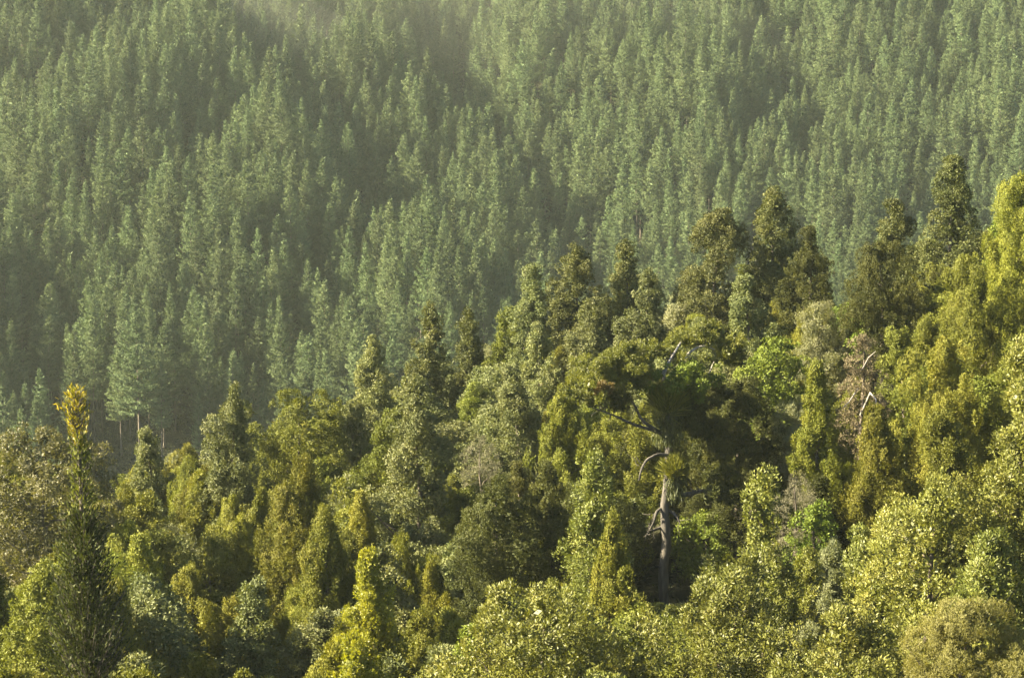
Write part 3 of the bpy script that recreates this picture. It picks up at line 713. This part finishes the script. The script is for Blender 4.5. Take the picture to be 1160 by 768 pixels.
SHAPES = {'grey': ['column', 'spire', 'round'], 'plume': ['spire', 'column', 'cone'], 'olive': ['round', 'spire', 'column'], 'big': ['round', 'column', 'spire'],
          'dark': ['round', 'spire'], 'bright': ['round'], 'pale': ['dome', 'round']}
protect = hero_px + GIANT_PX + SAP_PX
fill = []
sp = 3.9
for gy in np.arange(72, 196, sp):
    for gx in np.arange(-62, 66, sp):
        x = gx + rnd.uniform(-1.5, 1.5); y = gy + rnd.uniform(-1.5, 1.5)
        z = float(ground_z(x, y))
        u0, v0 = pix((x, y, z + 7))
        if not (-70 < u0 < 1230) or v0 > 850: continue
        if y > 168 + 14 * (1 - abs(u0 - 600) / 700) : continue
        H = rnd.uniform(5.2, 10.5)
        if rnd.random() < 0.12: H *= 1.2
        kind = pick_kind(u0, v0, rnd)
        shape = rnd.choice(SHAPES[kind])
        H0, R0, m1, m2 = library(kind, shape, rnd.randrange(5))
        s = H / H0
        if kind == 'big': s = min(s, 1.05)
        if kind in ('pale',): s *= 0.8
        mpp = y / F
        sxy = s * rnd.uniform(0.9, 1.2) if H > 7 else s * rnd.uniform(1.1, 1.4)
        w = 2 * R0 * sxy / mpp
        vt = pix((x, y, z + H0 * s))[1]
        lim = sky_v(u0) + 6 + rnd.uniform(0, 26)
        for p in protect:
            if y < p['d'] - 0.5 and abs(u0 - p['u']) < (p['w'] + w) * 0.42:
                lim = max(lim, p['vb'] + rnd.uniform(-12, 8))
        if vt < lim:
            Hn = (pix((x, y, z))[1] - lim) * mpp
            s2 = Hn / H0
            if Hn < 2.2: continue
            sxy *= (s2 / s) ** 0.45; s = s2
        if any((x - p['x']) ** 2 + (y - p['y']) ** 2 < (0.55 * p['w'] * p['d'] / F * 0.5 + 0.7) ** 2 for p in protect): continue
        u1, v1 = pix((x, y, z + H0 * s))
        if v1 > 800: continue
        fill.append(dict(x=x, y=y, z=z, s=s, sxy=sxy, kind=kind, shape=shape, H0=H0, R0=R0, m1=m1, m2=m2, u=u1, v=v1 + 0.3 * H0 * s / mpp, rot=rnd.uniform(0, 6.283)))
print('FILL', len(fill))
for f_ in fill:
    name = KIND[f_['kind']][0]
    root = bpy.data.objects.new(name, None); COL.objects.link(root)
    root.location = (f_['x'], f_['y'], f_['z']); root.rotation_euler = (rnd.gauss(0, 0.045), rnd.gauss(0, 0.045), f_['rot']); root.scale = (f_['sxy'] * rnd.uniform(0.85, 1.15), f_['sxy'] * rnd.uniform(0.85, 1.15), f_['s'])
    link('crown', f_['m1'], root); link('trunk', f_['m2'], root)
    f_['root'] = root
# labels: what it is and which landmark tree it stands beside
ORD = ['nearest', 'second nearest', 'third nearest', 'fourth nearest', 'fifth nearest', 'sixth nearest', 'seventh nearest', 'eighth nearest']
for h_ in protect:
    h_['cu'] = h_['u']; h_['cv'] = (h_['v'] + h_['vb']) / 2
groups = {}
for f_ in fill:
    best = min(protect, key=lambda p: math.hypot(p['cu'] - f_['u'], p['cv'] - f_['v']))
    du, dv = f_['u'] - best['cu'], f_['v'] - best['cv']
    rel = ('left of' if du < 0 else 'right of') if abs(du) > abs(dv) * 0.9 else ('below' if dv > 0 else 'above')
    groups.setdefault((f_['kind'], rel, best['short']), []).append((math.hypot(du, dv), f_))
for (kind, rel, short), lst in groups.items():
    lst.sort(key=lambda a: a[0])
    ph = KIND[kind][3]
    for k, (_, f_) in enumerate(lst):
        if len(lst) == 1: lab = f'{ph} {rel} {short}'
        else: lab = f'{ph} {rel} {short}, {ORD[min(k, 7)]} to it'
        set_tags(f_['root'], lab, 'shrub' if kind in ('pale',) else 'tree', 'native bush trees on the near ridge')

# ------------------------------------------------------------------ undergrowth between the bush trees
ru = np.random.default_rng(9)
m = 15000
ua = np.arange(m); ux = np.where(ua < 11000, ru.uniform(-95, 105, m), ru.uniform(-95, -15, m))
uy = np.where(ua < 8000, ru.uniform(66, 190, m), np.where(ua < 11000, ru.uniform(185, 300, m), ru.uniform(300, 425, m)))
uz = ground_z(ux, uy)
nl = 26
ci = np.repeat(np.arange(m), nl)
s = norm(ru.normal(0, 1, (m * nl, 3))); s[:, 2] = np.abs(s[:, 2])
sz_ = ru.uniform(0.5, 1.5, m)[ci][:, None]
P = np.stack([ux, uy, uz], 1)[ci] + s * sz_ * ru.uniform(0.3, 1, (m * nl, 1)) * np.array([0.9, 0.9, 1.3])
V, Q = leaves(ru, P, norm(s + ru.normal(0, .5, s.shape) + np.array([0, 0, .3])), norm(s + ru.normal(0, .6, s.shape) + np.array([0, 0, .5])), 0.36, 0.13)
o = link('undergrowth', make_mesh('undergrowth', V, Q, M_FERN, 0.5 * ru.uniform(0, 1, m)[ci] + 0.5 * ru.uniform(0, 1, m * nl)))
o['kind'] = 'stuff'; o['label'] = 'dark leafy undergrowth between the bush trees'

# ------------------------------------------------------------------ plantation pines
NV = 10
PV = []
for k in range(NV):
    rng = np.random.default_rng(300 + k)
    H = 27.0; R = [4.5, 5.1, 4.0, 4.7, 5.5, 4.2, 4.9, 3.7, 4.5, 5.0][k]
    (V, Q, T), (tv, tq) = pine_geo(rng, H, R, [0.30, 0.34, 0.28, 0.32, 0.30, 0.36, 0.26, 0.3, 0.4, 0.33][k])
    PV.append((H, make_mesh('crown', V, Q, M_PINE, T), make_mesh('trunk', tv, tq, M_PINEBARK, smooth=True)))
pines = []
sp = 5.6
row = 0
for gy in np.arange(340, 860, sp * 0.9):
    row += 1
    for gx in np.arange(-300, 250, sp):
        x = gx + (row % 2) * sp / 2 + rnd.uniform(-2.1, 2.1); y = gy + rnd.uniform(-2.0, 2.0)
        if rnd.random() < 0.05: continue
        z = float(ground_z(x, y))
        H = rnd.gauss(23.5, 3.0) if rnd.random() > 0.1 else rnd.uniform(14, 19)
        H = max(13, min(31, H))
        ut, vt = pix((x, y, z + H))
        if not ((-130 if y > 480 else -1000) < ut < 1230) or vt < -150: continue  # wide left margin: unseen pines added to shade the valley foot
        lim = sky_v(ut)
        if vt > lim + 45: continue
        if y < 396 and ut > 70: continue
        pines.append((y, x, z, H, ut, vt))
print('PINES', len(pines))
def seen(p):
    y, x, z, H, ut, vt = p
    return -15 < ut < 1175 and -30 < vt < sky_v(ut) - 8
cand = sorted([p for p in pines if seen(p)], key=lambda p: p[0])[:300]
cs = set(id(p) for p in cand)
rest = [p for p in pines if id(p) not in cs]
special = {}
def nearest(u, v): return min(cand, key=lambda p: math.hypot(p[4] - u, p[5] - v))
for u, v, lab in [(525, 255, 'tall bright pine standing clear of its neighbours at the mouth of the gully'),
                  (85, 290, 'sunlit conical pine with a clean pointed tip on the near spur'),
                  (150, 300, 'broad-based pine at the valley foot above the small pale valley-edge tree'),
                  (365, 330, 'slim pine rising above the broad round olive tree')]:
    p = nearest(u, v)
    if id(p) not in special: special[id(p)] = lab
deadp = min(pines, key=lambda p: math.hypot(p[4] - 218, p[5] - 196))
if id(deadp) not in cs:
    cand[-1], old = deadp, cand[-1]; rest = [p for p in rest if p is not deadp] + [old]; cs = set(id(p) for p in cand)
y0 = min(p[0] for p in cand)
zone_names = [(180, 'over the small pale valley-edge tree'), (330, 'over the pale valley-edge column'), (450, 'over the small pale spire'), (560, 'over the slender lone column'), (680, 'over the narrow end column'), (2000, 'over the broad skyline trees')]
deadmesh = None
for k, p in enumerate(cand):
    y, x, z, H, ut, vt = p
    H0, m1, m2 = PV[rnd.randrange(NV)]
    s = H / H0
    root = bpy.data.objects.new('plantation_pine', None); COL.objects.link(root)
    root.location = (x, y, z); root.rotation_euler = (0, 0, rnd.uniform(0, 6.283))
    w = s * rnd.uniform(0.8, 1.15); root.scale = (w, w, s)
    if p is deadp:
        m1 = m1.copy(); m1.materials[0] = M_PINE_DEAD
    link('crown', m1, root); link('trunk', m2, root)
    zn = next(b for a, b in zone_names if ut < a)
    band = 'first rank' if vt > 345 else 'low' if vt > 260 else 'middle' if vt > 150 else 'high'
    ht = 'tall' if H > 26 else 'short' if H < 20 else 'even'
    if p is deadp: set_tags(root, 'dull brown dying pine among the green pines of the near spur', 'pine')
    elif id(p) in special: set_tags(root, special[id(p)], 'pine')
    else:
        place = {'first rank': 'at the foot of the far hillside', 'low': 'low on the far hillside', 'middle': 'midway up the far hillside', 'high': 'high on the near spur'}[band]
        set_tags(root, f'{ht} plantation pine {place} {zn}', 'pine', f'{ht} plantation pines {place} {zn}')

# masses nobody could count tree by tree: points that carry copies of the trees built above
def scatter(name, label, pts, sizes, picks, sources, rng):
    me = bpy.data.meshes.new(name)
    n_ = len(pts)
    me.vertices.add(n_); me.vertices.foreach_set('co', np.array(pts, np.float32).ravel())
    a = me.attributes.new('turn', 'FLOAT', 'POINT'); a.data.foreach_set('value', rng.uniform(0, 6.283, n_).astype(np.float32))
    a = me.attributes.new('size', 'FLOAT_VECTOR', 'POINT'); a.data.foreach_set('vector', np.array(sizes, np.float32).ravel())
    a = me.attributes.new('pick', 'INT', 'POINT'); a.data.foreach_set('value', np.array(picks, np.int32))
    ob = link(name, me); ob['kind'] = 'stuff'; ob['label'] = label
    ng = bpy.data.node_groups.new(name + '_scatter', 'GeometryNodeTree')
    ng.interface.new_socket('Geometry', in_out='INPUT', socket_type='NodeSocketGeometry')
    ng.interface.new_socket('Geometry', in_out='OUTPUT', socket_type='NodeSocketGeometry')
    GN = ng.nodes; GL = ng.links
    gi = GN.new('NodeGroupInput'); go = GN.new('NodeGroupOutput')
    iop = GN.new('GeometryNodeInstanceOnPoints'); iop.inputs['Pick Instance'].default_value = True
    m2p = GN.new('GeometryNodeMeshToPoints')
    GL.new(gi.outputs[0], m2p.inputs[0]); GL.new(m2p.outputs[0], iop.inputs['Points'])
    alljoin = GN.new('GeometryNodeJoinGeometry')
    for parts_ in reversed(sources):
        jn = GN.new('GeometryNodeJoinGeometry')
        for part in parts_:
            src = bpy.data.objects.new(part.name, part)      # data only: never linked into the scene
            inf = GN.new('GeometryNodeObjectInfo'); inf.inputs['Object'].default_value = src
            GL.new(inf.outputs['Geometry'], jn.inputs[0])
        gk = GN.new('GeometryNodeGeometryToInstance')
        GL.new(jn.outputs[0], gk.inputs[0]); GL.new(gk.outputs[0], alljoin.inputs[0])
    GL.new(alljoin.outputs[0], iop.inputs['Instance'])
    def named(nm, typ):
        q = GN.new('GeometryNodeInputNamedAttribute'); q.data_type = typ; q.inputs[0].default_value = nm; return q
    GL.new(named('pick', 'INT').outputs[0], iop.inputs['Instance Index'])
    cmb = GN.new('ShaderNodeCombineXYZ'); GL.new(named('turn', 'FLOAT').outputs[0], cmb.inputs[2])
    GL.new(cmb.outputs[0], iop.inputs['Rotation']); GL.new(named('size', 'FLOAT_VECTOR').outputs[0], iop.inputs['Scale'])
    GL.new(iop.outputs[0], go.inputs[0])
    ob.modifiers.new('scatter', 'NODES').node_group = ng
    return ob
rf = np.random.default_rng(21)
hs = np.array([p[3] / 27.0 for p in rest]); ws = hs * rf.uniform(0.82, 1.2, len(rest))
scatter('pine_forest', 'dense mass of plantation pines covering the rest of the far hillside', [(p[1], p[0], p[2]) for p in rest],
        np.stack([ws, ws, hs], 1), rf.integers(0, NV, len(rest)), [(a_[1], a_[2]) for a_ in PV], rf)
# the bush goes on along the hillside to both sides
edge_lib = [library(k_, sh_, v_) for k_, sh_, v_ in (('plume', 'spire', 0), ('plume', 'column', 1), ('olive', 'round', 0), ('olive', 'spire', 2), ('big', 'round', 1), ('grey', 'column', 0))]
ep, es = [], []
for gy in np.arange(66, 200, 4.2):
    for gx in np.arange(-100, 112, 4.2):
        x = gx + rf.uniform(-1.5, 1.5); y = gy + rf.uniform(-1.5, 1.5); z = float(ground_z(x, y))
        u0, v0 = pix((x, y, z + 7))
        if -110 < u0 < 1290 or not (-420 < u0 < 1680): continue
        h_ = rf.uniform(0.6, 1.05); w_ = h_ * rf.uniform(0.95, 1.25)
        ep.append((x, y, z)); es.append((w_, w_, h_))
scatter('native_bush', 'native bush carrying on along the near hillside', ep, es, rf.integers(0, len(edge_lib), len(ep)), [(q_[2], q_[3]) for q_ in edge_lib], rf)

# ------------------------------------------------------------------ air
HAZE = 0.00008
lo = (-365, -75, ZLOW - 1.0); hi = (365, 905, max(ZHIGH + 40, CAMZ + 5))
Vb = [(x, y, z) for z in (lo[2], hi[2]) for y in (lo[1], hi[1]) for x in (lo[0], hi[0])]
Qb = [(0, 2, 3, 1), (4, 5, 7, 6), (0, 1, 5, 4), (2, 6, 7, 3), (0, 4, 6, 2), (1, 3, 7, 5)]
hm, nt, N, Lk = new_mat('haze')
out = N.new('ShaderNodeOutputMaterial'); pv = N.new('ShaderNodeVolumePrincipled')
pv.inputs['Color'].default_value = (0.86, 0.96, 0.82, 1); pv.inputs['Density'].default_value = HAZE; pv.inputs['Anisotropy'].default_value = 0.3
Lk.new(pv.outputs[0], out.inputs['Volume'])
hz = link('haze', make_mesh('haze', Vb, Qb, hm)); hz['kind'] = 'stuff'; hz['label'] = 'pale sunlit haze hanging in the valley'

# a thin bank of mist lying in the gully behind the spur: a closed ellipsoid of even density
mm, nt, N, Lk = new_mat('mist')
out = N.new('ShaderNodeOutputMaterial'); pv = N.new('ShaderNodeVolumePrincipled')
pv.inputs['Color'].default_value = (0.95, 0.96, 0.82, 1); pv.inputs['Density'].default_value = 0.00052; pv.inputs['Anisotropy'].default_value = 0.3
Lk.new(pv.outputs[0], out.inputs['Volume'])
th = np.linspace(0, math.pi, 17)[1:-1]; fi = np.arange(32) * 2 * math.pi / 32
E = np.stack([np.sin(th)[:, None] * np.cos(fi), np.sin(th)[:, None] * np.sin(fi), np.cos(th)[:, None] * np.ones(32)], -1).reshape(-1, 3)
E = np.concatenate([E, [[0, 0, 1], [0, 0, -1]]]); nr = len(th)
Tq = []
for i_ in range(nr - 1):
    for j_ in range(32):
        a_, b_, c_, d_ = i_ * 32 + j_, i_ * 32 + (j_ + 1) % 32, (i_ + 1) * 32 + (j_ + 1) % 32, (i_ + 1) * 32 + j_
        Tq += [(a_, d_, b_), (b_, d_, c_)]
for j_ in range(32):
    Tq += [(nr * 32, j_, (j_ + 1) % 32), (nr * 32 + 1, (nr - 1) * 32 + (j_ + 1) % 32, (nr - 1) * 32 + j_)]
for (mu, mv, md_, ax_, ay_, az_, tilt) in [(400, 95, 640, 62, 50, 17, 30), (330, 55, 655, 75, 45, 13, 22), (560, 60, 650, 110, 40, 34, 8)]:
    mist = link('mist', make_mesh('mist', E * np.array([ax_, ay_, az_]), Tq, mm)); mist.location = at(mu, mv, md_); mist.rotation_euler = (0, math.radians(tilt), 0)
    mist['kind'] = 'stuff'; mist['label'] = 'thin bright mist lying in the gully behind the near spur'

# ------------------------------------------------------------------ light
SUN_EL = math.radians(29.0)
SUN_DIR = Vector((-1.0, -0.08, 0)).normalized()          # towards the sun, on the ground plan
az = math.atan2(SUN_DIR.x, SUN_DIR.y)                      # clockwise from +Y
S3 = Vector((SUN_DIR.x * math.cos(SUN_EL), SUN_DIR.y * math.cos(SUN_EL), math.sin(SUN_EL)))
sun = bpy.data.lights.new('sun', 'SUN'); sun.energy = 5.0; sun.angle = math.radians(0.5); sun.color = (1.0, 0.87, 0.60)
so = bpy.data.objects.new('sun', sun); COL.objects.link(so); so.location = (0, 0, 300)
so.rotation_euler = S3.to_track_quat('Z', 'Y').to_euler()
w = bpy.data.worlds.new('World'); scene.world = w; w.use_nodes = True
nt = w.node_tree; bg = nt.nodes['Background']
sky = nt.nodes.new('ShaderNodeTexSky'); sky.sky_type = 'NISHITA'; sky.sun_disc = False
sky.sun_elevation = SUN_EL; sky.sun_rotation = az
sky.air_density = 0.6; sky.dust_density = 0.7; sky.ozone_density = 1.0
nt.links.new(sky.outputs[0], bg.inputs[0]); bg.inputs[1].default_value = 0.05

# ------------------------------------------------------------------ camera
cam = bpy.data.cameras.new('camera'); co = bpy.data.objects.new('camera', cam); COL.objects.link(co)
co.location = (0, 0, CAMZ); co.rotation_euler = (math.pi / 2 + PITCH, 0, 0)
cam.sensor_fit = 'HORIZONTAL'; cam.angle = HFOV; cam.clip_start = 0.5; cam.clip_end = 3000
scene.camera = co
vs = scene.view_settings
vs.view_transform = 'Standard'; vs.look = 'None'; vs.gamma = 1.0; vs.exposure = 2.95; vs.use_curve_mapping = False
cy_ = scene.cycles
cy_.max_bounces = 6; cy_.diffuse_bounces = 2; cy_.glossy_bounces = 2; cy_.transmission_bounces = 3; cy_.volume_bounces = 1
cy_.use_denoising = True
